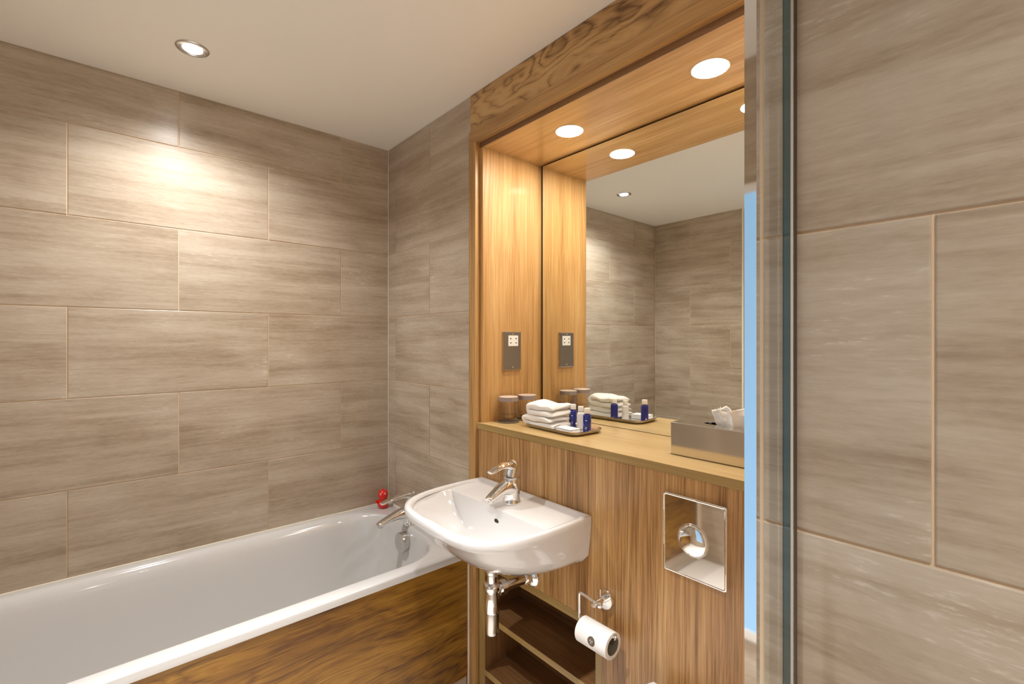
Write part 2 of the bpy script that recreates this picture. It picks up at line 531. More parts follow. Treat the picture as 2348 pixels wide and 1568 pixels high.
wb = struct(box('wall_back', M_GROUT, XL-.12, 1.5, YB-.1, YB-GR, 0, CZ), 'tiled shower wall behind the viewpoint', 'wall')
tile_wall(wb, ('y+', YB), XL-.05, XS, 0, CZ, 0.0, 0.3)
ws = struct(box('wall_shower', M_GROUT, XS+GR, XR+.06, YB, YP-.006, 0, CZ), 'large close tiled shower wall behind the glass edge', 'wall')
tile_wall(ws, ('x-', XS), YB, YP-.012, 0, CZ, 0.0675+.5965/2, 0.0675)

# entry window: frosted pane in a white frame
wn = thing('window_1', 'tall frosted window glowing blue, reflected in the chrome strip', 'window', kind='structure')
for a in ((WY0, WY0+.03, WZ0, WZ1), (WY1-.03, WY1, WZ0, WZ1), (WY0, WY1, WZ0, WZ0+.03), (WY0, WY1, WZ1-.03, WZ1)):
    box('window_frame', M_WHITE, XD-.0022, XD+.012, *a, parent=wn, bevel=.002)
box('window_pane', M_WINDOW, XD-.0020, XD+.004, WY0+.03, WY1-.03, WZ0+.03, WZ1-.03, parent=wn)

# metal edge of the tiling at the bath end panel (seen in the mirror)
struct(box('trim_1', M_SILW, XL-.004, XL+.002, 1.408, 1.420, 0, CZ), 'pale corner strip at the end of the mirrored tiling', 'trim')
# silicone beads round the bath and up the corner
struct(box('trim_2', M_SIL, 1.0215, 1.0285, 1.4195, 1.4275, 0, H-.80, bevel=.002), 'thin pale silicone line between bath panel and oak frame', 'trim')
struct(box('trim_3', M_SILW, XL, XR-.001, YF-.004, YF+.0005, H-.778, H-.7715, bevel=.0012), 'cream silicone line where the bath meets the far wall', 'trim')
struct(box('trim_4', M_SILW, XR-.004, XR+.0005, 1.43, YF-.004, H-.778, H-.7715, bevel=.0012), 'cream silicone line at the tap end of the bath', 'trim')
struct(box('trim_5', M_SILW, XR-.0012, XR+.001, YF-.0025, YF+.0005, H-.7715, CZ), 'pale vertical joint in the corner of the two tiled walls', 'trim')

# ------------------------------------------------------------------ timber niche surround
FX = 1.029      # front of the oak frame
NY0, NY1 = 0.29, 1.368
NX = 1.345
ZS = H+0.703    # soffit
ZL = H-0.302    # ledge top
niche = thing('mirror_alcove', 'oak lined lit alcove over the basin holding the mirror', 'alcove')
fas = box('fascia', M_FASCIA, 1.038, 1.05, YP, 1.428, H+.7695, CZ-.0015, niche)
fas['label'] = 'swirly grained oak board over the alcove'
box('head_frame', M_FRAME_H, FX, 1.049, YP, 1.427, H+.7235, H+.7692, niche, bevel=.0008)
box('side_frame', M_FRAME_V, FX, 1.049, 1.387, 1.427, 0, H+.7232, niche, bevel=.0008)
# liner: side boards and soffit with lamp holes hidden by the fittings
box('side_liner', M_LINER_V, 1.0495, NX+.02, NY1, 1.3865, ZL-.02, ZS+.02, niche)
box('side_liner', M_LINER_V, 1.0495, NX+.02, NY0-.018, NY0, ZL-.02, ZS+.02, niche)
box('soffit', M_LINER_H, 1.0495, NX+.02, NY0, NY1-.0003, ZS, ZS+.0195, niche)
box('soffit_edge', M_DARKW, 1.0485, 1.0495, YP, 1.3865, ZS, ZS+.0205, niche)  # darker oak paints in the shade on the soffit's unlit front
box('back_board', M_DARK, NX+.004, NX+.02, NY0, NY1, ZL-.02, ZS, niche)
box('closing_board', M_PANEL_V, 1.040, 1.058, YP, NY0-.018, H-.302, H+.7235, niche)

mir = box('mirror_glass', M_MIRROR, 1.338, 1.343, NY0+.012, 1.350, H-.3005, H+.6955)
mir.name = 'wall_mirror'
tag(mir, 'large frameless wall mirror in the oak alcove', 'mirror')

ledge = thing('ledge', 'pale oak ledge under the mirror holding the toiletries', 'ledge')
box('ledge_board', M_SHELF_H, 1.0375, NX+.003, NY0-.018, 1.3865, ZL-.022, ZL, ledge, bevel=.0006)
box('edge_strip', M_EDGE_H, 1.0362, 1.0376, YP, 1.3785, ZL-.022, ZL-.0004, ledge)

pan = thing('wall_panelling', 'oak veneer panelling behind basin and toilet', 'panelling')
bm = bmesh.new()
zt = ZL-.0222
zc = -(H-.9)
poly = [(YP, zt), (1.0400, zt), (1.0400, H-.787), (.8195, H-.787), (.8195, 0.0), (YP, 0.0)]
cy, czz = .7, .6
prism(bm, [(a-cy, b-czz) for a, b in poly], -.009, .009)
o = finish(bm, 'panel', M_PANEL_V, pan, 0); o.location = (1.0475, cy, czz)
box('panel', M_PANEL_V, 1.0385, 1.0565, 1.0418, 1.3785, H-.787, zt, pan)
box('backing', M_DARK, 1.060, 1.064, .83, 1.378, H-.787, zt, pan)

# open shelf unit under the basin
su = thing('shelf_unit', 'open oak shelf recess under the basin', 'shelves')
SX = 1.2150
def shelf_board(name, y0, y1, z0, z1, x0=1.041):
    b = box(name, M_DARKW, x0+.0015, SX, y0, y1, z0, z1, su)
    e = box('edge_strip', M_EDGE_H, x0, x0+.0015, y0, y1, z0, z1)
    e.location = e.location - b.location; e.parent = b
    return b
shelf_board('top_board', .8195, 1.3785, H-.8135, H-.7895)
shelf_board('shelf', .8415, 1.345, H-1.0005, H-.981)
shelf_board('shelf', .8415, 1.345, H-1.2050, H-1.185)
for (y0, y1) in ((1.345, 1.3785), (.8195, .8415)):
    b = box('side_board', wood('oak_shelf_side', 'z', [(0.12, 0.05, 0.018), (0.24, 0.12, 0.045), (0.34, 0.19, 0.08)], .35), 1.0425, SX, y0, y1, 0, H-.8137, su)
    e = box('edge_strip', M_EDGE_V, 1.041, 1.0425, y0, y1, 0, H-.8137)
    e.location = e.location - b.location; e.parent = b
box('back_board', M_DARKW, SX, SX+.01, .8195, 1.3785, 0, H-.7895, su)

# ------------------------------------------------------------------ bath
bath = thing('bathtub', 'long white built-in bathtub along the far wall', 'bathtub')
bm = bmesh.new()
def bring(x0, x1, y0, y1, r, z): return [(x, y, H+z) for x, y in rrect(x0, x1, y0, y1, r, 12, 10)]
bx0, bx1, by0, by1 = XL+.003, XR-.002, 1.412, YF-.002
rings = [
 bring(bx0, bx1, by0+.006, by1, .006, -.8005),
 bring(bx0, bx1, by0+.001, by1, .006, -.8000),
 bring(bx0, bx1, by0, by1, .006, -.7975),
 bring(bx0, bx1, by0, by1, .006, -.780),
 bring(bx0+.001, bx1-.001, by0+.0015, by1-.001, .006, -.7765),
 bring(bx0+.004, bx1-.004, by0+.005, by1-.003, .006, -.775),
 bring(-.605, .972, 1.461, 2.072, [.17, .20, .16, .14], -.775),
 bring(-.600, .968, 1.465, 2.067, [.17, .20, .16, .14], -.7758),
 bring(-.593, .964, 1.470, 2.059, [.17, .195, .16, .14], -.779),
 bring(-.585, .960, 1.475, 2.050, [.165, .19, .16, .14], -.787),
 bring(-.577, .957, 1.479, 2.041, [.16, .19, .16, .14], -.800),
 bring(-.568, .954, 1.482, 2.034, [.16, .185, .16, .14], -.820),
 bring(-.53, .945, 1.490, 2.024, [.16, .18, .16, .14], -.87),
 bring(-.46, .93, 1.502, 2.010, [.16, .18, .16, .14], -.95),
 bring(-.38, .912, 1.516, 1.994, [.16, .18, .16, .14], -1.03),
 bring(-.31, .895, 1.530, 1.978, [.16, .17, .16, .14], -1.09),
 bring(-.26, .87, 1.550, 1.955, [.15, .16, .15, .14], -1.125),
 bring(-.19, .82, 1.59, 1.915, [.13, .13, .13, .13], -1.143),
 bring(.05, .60, 1.70, 1.80, [.045]*4, -1.150),
]
loft(bm, rings, cap0=False, cap1=True)
finish(bm, 'tub', M_ACRYL, bath, 60)
bm = bmesh.new(); lathe(bm, [(.036, 0), (.036, .002), (.030, .004), (.012, .006)], 32); d = finish(bm, 'drain', M_CHROME, bath); d.location = (.72, 1.757, H-1.147)
ov = finish((lambda b_: (lathe(b_, [(.034, .010), (.0385, .008), (.040, .004), (.040, -.020), (.0392, -.0225), (.0375, -.0232)], 48, axis='x'), b_)[1])(bmesh.new()), 'overflow_cap', M_CHROME_S, bath)
ov.location = (.946, 1.766, H-.834)

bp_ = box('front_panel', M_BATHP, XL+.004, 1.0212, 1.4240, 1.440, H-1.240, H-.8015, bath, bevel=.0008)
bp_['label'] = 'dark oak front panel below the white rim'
pl = struct(box('baseboard_bath', M_TILE, XL+.004, 1.0212, 1.430, 1.444, 0, H-1.2405), 'pale stone plinth under the oak bath panel', 'plinth')

# ------------------------------------------------------------------ taps
def mixer(name, label, loc, s=1.0, rz=PI, reach=0.0):
    """single lever mixer; local +x is the way the spout points"""
    t = thing(name, label, 'tap', loc, rz)
    bm = bmesh.new()
    lathe(bm, [(.0285, 0), (.0288, .002), (.0284, .004), (.0268, .009), (.0252, .022), (.0248, .036), (.0255, .050), (.0262, .062), (.0258, .070), (.0245, .0750)], 40)
    finish(bm, 'body', M_CHROME, t, 50)
    bm = bmesh.new()
    R = reach
    sweep(bm, [(-.004, 0, .046, .0255, .030), (.018, 0, .0500, .0240, .0250), (.042+R*.4, 0, .0475, .0205, .0165), (.066+R*.8, 0, .0385, .0180, .0115), (.084+R, 0, .0300, .0165, .0088), (.093+R, 0, .0250, .0145, .0068)], 24, 5, 2.4)
    finish(bm, 'spout', M_CHROME, t, 50)
    bm = bmesh.new(); lathe(bm, [(.0095, -.004), (.0095, .0005), (.0085, .001)], 24, c=(.083+R, 0, .0215)); finish(bm, 'aerator', M_CHROME_S, t)
    # cartridge housing, tilted back, and the lever growing out of it
    bm = bmesh.new(); lathe(bm, [(.0248, .0745), (.0256, .0760), (.0256, .0785), (.0245, .0795)], 40); finish(bm, 'collar', M_CHROME_S, t, 50)
    bm = bmesh.new()
    sweep(bm, [(.004, 0, .0795, .0235, .0235), (.000, 0, .0930, .0242, .0235), (-.002, 0, .1050, .0240, .0225), (.000, 0, .1170, .0210, .0190), (.003, 0, .1245, .0130, .0130), (.0045, 0, .1270, .0035, .004)], 28, 5, 2.2)
    sweep(bm, [(-.010, 0, .1060, .0215, .0180), (.014, 0, .1165, .0215, .0135), (.036, 0, .1185, .0185, .0090), (.058+R*.6, 0, .1145, .0160, .0062), (.077+R*.8, 0, .1080, .0140, .0052), (.087+R*.85, 0, .1060, .0105, .0040)], 24, 5, 2.4)
    finish(bm, 'lever', M_CHROME, t, 60)
    t.scale = (s, s, s)
    return t
mixer('basin_tap', 'chrome single lever mixer tap on the white basin', (.9560, 1.100, H-.5005), 1.0)
bt = mixer('bath_tap', 'chrome single lever mixer tap at the end of the bathtub', (.9880, 1.785, H-.7755), 1.06, reach=.048)

# ------------------------------------------------------------------ wash basin
BY = 1.105
basin = thing('washbasin', 'white ceramic wall-hung basin with one tap hole', 'basin')
def bas_ring(xf, xb, hw, z, pw=2.6, cy=BY, hb=None, na=96):
    """D shaped outline: straight back at xb, superelliptic front at xf; hb = half width at the back"""
    hb = hw if hb is None else hb
    pts = []
    L_ = xb-xf
    # front curve from right-back round to left-back
    for i in range(na+1):
        a = PI*i/na
        c, s = math.cos(a), math.sin(a)
        yy = math.copysign(abs(c)**(2/pw), c)
        xx = abs(s)**(2/pw)
        f = xx
        y = cy - yy*(hw*f**.25 + hb*(1-f**.25)) if hb != hw else cy - yy*hw
        pts.append((xb - xx*L_, y, z))
    for i in range(1, 12):
        t = i/12
        pts.append((xb, cy + hb - 2*hb*t, z))
    return pts
XB = 1.0375
def R(xf, xb, hw, z, pw=2.6, cy=BY, hb=None): return bas_ring(xf, xb, hw, H+z, pw, cy, hb)
rings = [
 R(.87, .97, .050, -.659, 2.2),
 R(.845, 1.005, .115, -.655, 2.3),
 R(.812, 1.020, .172, -.644, 2.5),
 R(.780, 1.030, .212, -.628, 2.7, hb=.225),
 R(.750, XB, .234, -.608, 2.8, hb=.2405),
 R(.720, XB, .243, -.580, 3.2, hb=.2450),
 R(.694, XB, .2490, -.552, 3.4, hb=.2480),
 R(.672, XB, .2535, -.528, 3.6, hb=.250),
 R(.6630, XB, .2550, -.520, 3.7, hb=.2503),
 R(.6630, XB, .2555, -.517, 3.8, hb=.2505),
 R(.6605, XB, .2570, -.508, 3.8, hb=.251),
 R(.6605, XB, .2570, -.497, 3.8, hb=.251),
 R(.6640, XB-.0015, .2550, -.4925, 3.8, hb=.249),
 R(.6700, XB-.006, .2510, -.4910, 3.7, hb=.2445),
 R(.6775, XB-.014, .2445, -.4918, 3.7, hb=.234),
 R(.6815, XB-.020, .2410, -.4965, 3.6, hb=.229),
 R(.6840, XB-.026, .2390, -.5005, 3.6, hb=.2255),
 # the tap deck, then the bowl
 R(.6870, .8915, .2370, -.5015, 3.5, hb=.2280),
 R(.6895, .8890, .2350, -.5025, 3.5, hb=.2260),
 R(.6960, .8875, .2300, -.5065, 3.3, hb=.2230),
 R(.7120, .8850, .2190, -.5230, 2.7, hb=.2100),
 R(.7300, .8820, .2020, -.5450, 2.6, hb=.1900),
 R(.7500, .8780, .1780, -.5680, 2.5, hb=.1600),
 R(.7720, .8700, .1450, -.5880, 2.4, hb=.1200),
 R(.7940, .8600, .1050, -.6010, 2.3, hb=.0800),
 R(.8150, .8500, .0600, -.6080, 2.2, hb=.0400),
 R(.8250, .8440, .0250, -.6100, 2.0),
]
bm = bmesh.new()
loft(bm, rings)
finish(bm, 'bowl', M_CERAM, basin, 62)
bm = bmesh.new(); lathe(bm, [(.0085, 0), (.0085, .0012), (.0065, .0012)], 24, axis='x'); o = finish(bm, 'overflow_hole', M_BLACK, basin)
o.scale = (1, 1.15, .8); o.location = (.8825, 1.085, H-.5365)
bm = bmesh.new(); lathe(bm, [(.0125, 0), (.0125, .001), (.0095, .0014)], 28, axis='x'); o = finish(bm, 'overflow_ring', M_CERAM, basin)
o.scale = (1, 1.15, .8); o.location = (.8830, 1.085, H-.5365)
bm = bmesh.new(); lathe(bm, [(.021, 0), (.021, .003), (.016, .0045), (.004, .006)], 32); o = finish(bm, 'waste', M_CHROME, basin); o.location = (.834, BY, H-.6095)

# ------------------------------------------------------------------ bottle trap
TX, TY = .893, 1.118
trap = thing('bottle_trap', 'chrome bottle trap under the basin with pipe to the wall', 'pipe', (TX, TY, .016))
bm = bmesh.new(); lathe(bm, [(.0165, H-.672), (.0165, H-.712), (.0205, H-.713), (.0205, H-.722), (.0185, H-.724), (.0165, H-.730), (.0165, H-.752)], 36); finish(bm, 'inlet', M_CHROME, trap, 40)
bm = bmesh.new(); lathe(bm, [(.0175, H-.7505), (.0245, H-.752), (.0260, H-.757), (.0260, H-.765), (.0245, H-.770), (.0215, H-.771)], 36); finish(bm, 'nut', M_CHROME, trap, 40)
bm = bmesh.new(); lathe(bm, [(.0205, H-.771), (.0205, H-.7800), (.0225, H-.790), (.0230, H-.835), (.0215, H-.838)], 36); finish(bm, 'body', M_CHROME, trap, 40)
bm = bmesh.new(); lathe(bm, [(.0205, H-.838), (.0210, H-.840), (.0200, H-.895), (.0185, H-.903), (.0150, H-.906)], 36); finish(bm, 'cup', M_CHROME_S, trap, 40)
P1 = Vector((.0, .0, H-.776)); P2 = Vector((1.0385-TX, -.020, H-.770))
dv = (P2-P1).normalized()
bm = bmesh.new(); tube(bm, [P1+dv*.015, P2], .0150, 28); finish(bm, 'waste_pipe', M_CHROME, trap, 40)
bm = bmesh.new(); tube(bm, [P1+dv*.028, P1+dv*.0281, P1+dv*.046, P1+dv*.0461], .0225, 10); finish(bm, 'coupling_nut', M_CHROME, trap, 25)
bm = bmesh.new(); lathe(bm, [(.0330, 0), (.0330, -.004), (.0260, -.012), (.0190, -.014), (.0188, -.030), (.0155, -.030)], 40, axis='x', c=(P2.x, P2.y, P2.z)); finish(bm, 'flange', M_CHROME, trap, 40)

# ------------------------------------------------------------------ flush plate
fp = thing('flush_plate', 'square chrome toilet flush plate with round domed button', 'flush plate')
bm = bmesh.new()
def fr(y0, y1, z0, z1, r, x): return [(x, y, z) for y, z in rrect(y0, y1, z0, z1, r, 6, 3)]
fy0, fy1, fz0, fz1 = .470, .6245, H-.554, H-.367
loft(bm, [fr(fy0, fy1, fz0, fz1, .006, 1.0385), fr(fy0, fy1, fz0, fz1, .006, 1.031), fr(fy0+.001, fy1-.001, fz0+.001, fz1-.001, .006, 1.0298), fr(fy0+.003, fy1-.003, fz0+.003, fz1-.003, .005, 1.0292), fr(fy0+.005, fy1-.005, fz0+.005, fz1-.005, .004, 1.0298)])
finish(bm, 'plate', M_CHROME, fp, 12)
bm = bmesh.new(); lathe(bm, [(.0375, .0005), (.0382, -.001), (.0375, -.0022)], 56, axis='x', c=(1.0298, .548, H-.4635)); finish(bm, 'button_ring', M_CHROME_S, fp, 40)
bm = bmesh.new(); lathe(bm, [(.0358, 0)] + [(.0358*math.cos(a), -.0015-.0085*math.sin(a)) for a in [PI/2*i/10 for i in range(1, 10)]] + [(.0008, -.0101)], 56, axis='x', c=(1.0290, .548, H-.4635)); finish(bm, 'button', M_CHROME, fp, 40)

# ------------------------------------------------------------------ toilet (only the back of its lid shows)
toi = thing('toilet', 'white wall-hung toilet lid edge at the bottom beneath the flush plate', 'toilet')
_lid = catmull([(1.0, .088), (.95, .108), (.90, .145), (.85, .168), (.78, .180), (.68, .172), (.59, .135), (.538, .075), (.520, .012)], 6)
def tring(xf, hw, hb, z, xb=1.0, pw=2.3):
    f = hw/.180
    L_ = (xb-xf)/.480
    r = [(xb-(1.0-x)*L_, .548-y*f, z) for x, y in _lid]
    l = [(xb-(1.0-x)*L_, .548+y*f, z) for x, y in reversed(_lid)]
    return r + l + [(xb, .548+(.088-.176*k/6)*f, z) for k in range(1, 6)]
zl = H-.820
bm = bmesh.new()
loft(bm, [tring(.525, .175, .085, zl-.016), tring(.520, .178, .088, zl-.012), tring(.520, .178, .088, zl-.003), tring(.526, .172, .084, zl), tring(.60, .12, .05, zl+.003, .93)])
finish(bm, 'lid', M_CERAM, toi, 40)
bm = bmesh.new()
loft(bm, [tring(.525, .176, .09, zl-.034, 1.005), tring(.520, .179, .092, zl-.030, 1.005), tring(.520, .179, .092, zl-.019, 1.005), tring(.525, .176, .09, zl-.0165, 1.005)])
finish(bm, 'seat', M_CERAM, toi, 40)
bm = bmesh.new()
loft(bm, [tring(.80, .08, .08, zl-.36, 1.037), tring(.72, .105, .10, zl-.33, 1.037), tring(.62, .14, .12, zl-.22, 1.037), tring(.54, .170, .14, zl-.12, 1.037), tring(.525, .176, .15, zl-.06, 1.037), tring(.527, .175, .15, zl-.035, 1.037)])
finish(bm, 'bowl', M_CERAM, toi, 50)

# ------------------------------------------------------------------ toilet roll and holder
hold = thing('toilet_roll_holder', 'chrome bent bar roll holder on a round rosette', 'holder')
RX, RZc = .985, H-.762
bm = bmesh.new()
lathe(bm, [(.0255, 0), (.0265, -.003), (.0265, -.0100), (.0250, -.0125), (.012, -.0135)], 48, axis='x', c=(1.0385, .8005, H-.7025)); finish(bm, 'rosette', M_CHROME, hold, 40)
bm = bmesh.new(); lathe(bm, [(.0085, -.012), (.0085, -.0560), (.0070, -.0590)], 28, axis='x', c=(1.0385, .8005, H-.7000)); finish(bm, 'stub', M_CHROME, hold, 40)
bm = bmesh.new()
tube(bm, rounded([(RX, .7810, H-.6945), (RX, .7815, H-.6943), (RX, .8520, H-.6875), (RX, .8520, RZc), (RX, .7320, RZc), (RX, .7315, RZc+.012)], .0085), .0037, 12)
finish(bm, 'arm', M_CHROME, hold, 60)
bm = bmesh.new(); bmesh.ops.create_uvsphere(bm, u_segments=18, v_segments=12, radius=.0082); o = finish(bm, 'knob', M_CHROME, hold, 60); o.location = (RX, .7820, H-.6945)

RC = Vector((RX-.001, .7895, RZc-.0190))
roll = thing('toilet_roll', 'nearly finished white toilet roll with a round brown sticker', 'toilet roll', RC)
ro, ri, hl = .0330, .0230, .0505
bm = bmesh.new()
lathe(bm, [(ri, -hl), (ro-.001, -hl), (ro, -hl+.001), (ro, hl-.001), (ro-.001, hl), (ri, hl), (ri, -hl)], 48, axis='y', cap0=False, cap1=False)
finish(bm, 'paper', M_PAPER, roll, 40)
bm = bmesh.new(); lathe(bm, [(ri, -hl+.0002), (ri, hl-.0002), (ri-.001, hl-.0002), (ri-.001, -hl+.0002), (ri, -hl+.0002)], 40, axis='y', cap0=False, cap1=False); finish(bm, 'core', M_CORE, roll, 40)
# sticker wrapped on the curved side that faces the room
def on_roll(u, v, r):
    a0 = math.radians(172)        # direction in xz: towards -x and a little up
    a = a0 + v/ro
    return (r*math.cos(a), u, r*math.sin(a))
bm = bmesh.new()
sr = .0118; cu = -.006
vs = []
c0 = bm.verts.new(on_roll(cu, 0, ro+.0005))
prev = [c0]*28
for ring in range(1, 5):
    cur = [bm.verts.new(on_roll(cu+sr*ring/4*math.cos(2*PI*i/28), sr*ring/4*math.sin(2*PI*i/28), ro+.0005)) for i in range(28)]
    for i in range(28):
        j = (i+1) % 28
        if ring == 1: bm.faces.new((c0, cur[i], cur[j]))
        else: bm.faces.new((prev[i], cur[i], cur[j], prev[j]))
    prev = cur
st = finish(bm, 'sticker', M_STICK, roll, 40); st['label'] = 'round brown sticker with a small pale emblem'
bm = bmesh.new()
def ink(u0, v0, u1, v1, wd=.0006):
    d = Vector((u1-u0, v1-v0)); n = Vector((-d.y, d.x)).normalized()*wd
    q = [(u0+n.x, v0+n.y), (u0-n.x, v0-n.y), (u1-n.x, v1-n.y), (u1+n.x, v1+n.y)]
    bm.faces.new([bm.verts.new(on_roll(cu+a, b, ro+.0009)) for a, b in q])
for a in (90, 210, 330):
    r1 = math.radians(a); r2 = math.radians(a+38); r0 = math.radians(a-25)
    ink(.0012*math.cos(r1), .0012*math.sin(r1), .0052*math.cos(r0), .0052*math.sin(r0))
    ink(.0052*math.cos(r0), .0052*math.sin(r0), .0050*math.cos(r2), .0050*math.sin(r2), .0004)
o = finish(bm, 'emblem', M_SILW, st, 0)

# ------------------------------------------------------------------ shaver socket
ss = thing('shaver_socket', 'bronze grey shaver socket plate on the oak side panel', 'socket')
SY = NY1
def sbox(name, mat, x0, x1, z0, z1, d0, d1, bevel=.0008, parent=ss):
    return box(name, mat, x0, x1, SY-d1, SY-d0, H+z0, H+z1, parent, bevel)
sbox('plate_edge', M_CHROME_S, 1.140, 1.2300, -.1150, .0310, 0, .0065, .0012)
sbox('plate', M_PLATE, 1.1415, 1.2285, -.1135, .0295, .0062, .0090, .0012)
ins = sbox('outlet_insert', M_WHITE, 1.1635, 1.2130, -.0240, .0165, .0080, .0103, .0008)
for dx in (-.0135, .0135):
    for dz in (-.0080, .0080):
        bm = bmesh.new(); lathe(bm, [(.0027, 0), (.0027, -.0006)], 14, axis='y')
        o = finish(bm, 'pin_hole', M_BLACK, ins, 0); o.location = (dx, -.0012, dz)
for z in (.0225, -.1040):
    bm = bmesh.new(); lathe(bm, [(.0031, 0), (.0031, -.0008), (.0022, -.0012)], 16, axis='y')
    o = finish(bm, 'screw', M_CHROME, ss, 40); o.location = (1.186, SY-.0088, H+z)

# ------------------------------------------------------------------ glass tumblers with paper caps
def tumbler(x, y, label):
    t = thing('glass_tumbler', label, 'glass', (x, y, ZL+.0035), 0, 'capped tumblers on the ledge')
    bm = bmesh.new()
    lathe(bm, [(.030, 0), (.033, .0015), (.0355, .006), (.0362, .020), (.0345, .034), (.0335, .050), (.0342, .088), (.0330, .0885), (.0322, .050), (.0330, .036), (.0310, .030), (.0300, .014), (.026, .011), (.0005, .0105)], 48)
    finish(bm, 'glass', M_TUMB, t, 50)
    bm = bmesh.new()
    lathe(bm, [(.0215, .0108), (.0265, .013), (.0275, .026), (.0262, .0275), (.0250, .0255), (.0005, .0235)], 40)
    finish(bm, 'thick_base', M_TUMB, t, 50)
    bm = bmesh.new()
    lathe(bm, [(.0352, .0740), (.0356, .0742), (.0360, .0888), (.0350, .0895)], 48, cap0=False, cap1=False)
    c = finish(bm, 'paper_cap', M_CAP, t, 40)
    bm = bmesh.new(); lathe(bm, [(.0352, .0893), (.0345, .0899), (.0005, .0901)], 48); finish(bm, 'cap_top', M_CAPTOP, c, 40)
    return t
def coaster(x, y, label):
    bm = bmesh.new(); lathe(bm, [(.0375, 0), (.0400, .0008), (.0405, .0022), (.0390, .0032), (.0360, .0032), (.0350, .0026)], 48)
    o = finish(bm, 'coaster', M_STICK, None, 40); o.location = (x, y, ZL+.0003)
    tag(o, label, 'coaster', 'dark coasters under the tumblers')
tumbler(1.133, 1.322, 'paper-capped glass tumbler nearer the alcove front edge')
coaster(1.133, 1.322, 'round dark coaster under the left tumbler')
tumbler(1.222, 1.318, 'paper-capped glass tumbler nearer the mirror behind the towels')
coaster(1.222, 1.318, 'round dark coaster under the right tumbler')

# ------------------------------------------------------------------ tray
TC = (1.176, 1.093)
tray = thing('toiletry_tray', 'oval cornered shiny steel tray on the oak ledge', 'tray', (TC[0], TC[1], ZL+.0005), math.radians(-3))
bm = bmesh.new()
def tr(ix, z, r=.035): return [(x, y, z) for x, y in rrect(-.073+ix, .073-ix, -.128+ix, .128-ix, max(r-ix, .004), 10, 4)]
loft(bm, [tr(.014, 0), tr(.008, .0012), tr(.002, .0075), tr(.0, .0125), tr(-.0015, .0132), tr(.0005, .0140), tr(.003, .0125), tr(.009, .0040), tr(.016, .0030)])
finish(bm, 'dish', M_STEEL, tray, 50)
TZ = ZL+.0040

def bottle(x, y, label, mat, hgt=.050, r=.0125, cap=M_WHITE, lines=True, wide=1.0):
    t = thing('toiletry_bottle', label, 'bottle', (x, y, TZ), math.radians(25), 'toiletry bottles on the tray')
    bm = bmesh.new()
    rings = []
    for f, z in ((.86, 0), (.97, .0012), (1, .004), (1, hgt-.006), (.93, hgt-.0025), (.72, hgt)):
        rings.append([(x_*f, y_*f*wide, z) for x_, y_ in rrect(-r, r, -r, r, r*.78, 8, 2)])
    loft(bm, rings); finish(bm, 'bottle_body', mat, t, 50)
    bm = bmesh.new(); lathe(bm, [(r*.55, hgt-.0005), (r*.55, hgt+.003)], 20); finish(bm, 'neck', mat, t, 40)
    bm = bmesh.new(); lathe(bm, [(r*.80, hgt+.0025), (r*.82, hgt+.0035), (r*.82, hgt+.0175), (r*.76, hgt+.019), (r*.3, hgt+.0192)], 28); finish(bm, 'cap', cap, t, 40)
    if lines:
        bm = bmesh.new()
        def bar(z, hw, th):
            q = []
            for k in range(9):
                a = PI*1.02 + (k/8-.5)*2*hw/r
                q.append((math.cos(a)*(r+.0004), math.sin(a)*(r+.0004)*wide, z))
            lo = [bm.verts.new(p) for p in q]; hi = [bm.verts.new((p[0], p[1], p[2]+th)) for p in q]
            for k in range(8): bm.faces.new((lo[k], lo[k+1], hi[k+1], hi[k]))
        bar(hgt*.66, .0062, .0022); bar(hgt*.30, .0022, .0016); bar(hgt*.22, .0034, .0010); bar(hgt*.12, .0045, .0007); bar(hgt*.08, .0035, .0006)
        finish(bm, 'print', M_PRINT, t, 0)
    return t
bottle(1.222, 1.086, 'blue toiletry bottle with white cap, beside the towels', M_BLUE, .058)
bottle(1.213, 1.043, 'white lotion bottle between the two blue ones', M_CREAM, .056, .0115, lines=False)
bottle(1.176, .985, 'blue toiletry bottle with white cap at the tray end', M_BLUE, .060, .0125)

# soap carton
sb = thing('soap_carton', 'small flat white soap carton lying on the tray', 'box', (1.130, 1.026, TZ), math.radians(-6))
bm = bmesh.new(); addbox(bm, -.021, .021, -.034, .034, 0, .0165, .0006, 1); finish(bm, 'carton', M_CARD, sb, 30)
bm = bmesh.new()
for z in (.003, .0125):
    addbox(bm, -.0214, -.0209, -.031, .031, z, z+.0010)
    addbox(bm, -.019, .019, -.0344, -.0339, z, z+.0010)
finish(bm, 'border_print', M_CARDL, sb, 0)

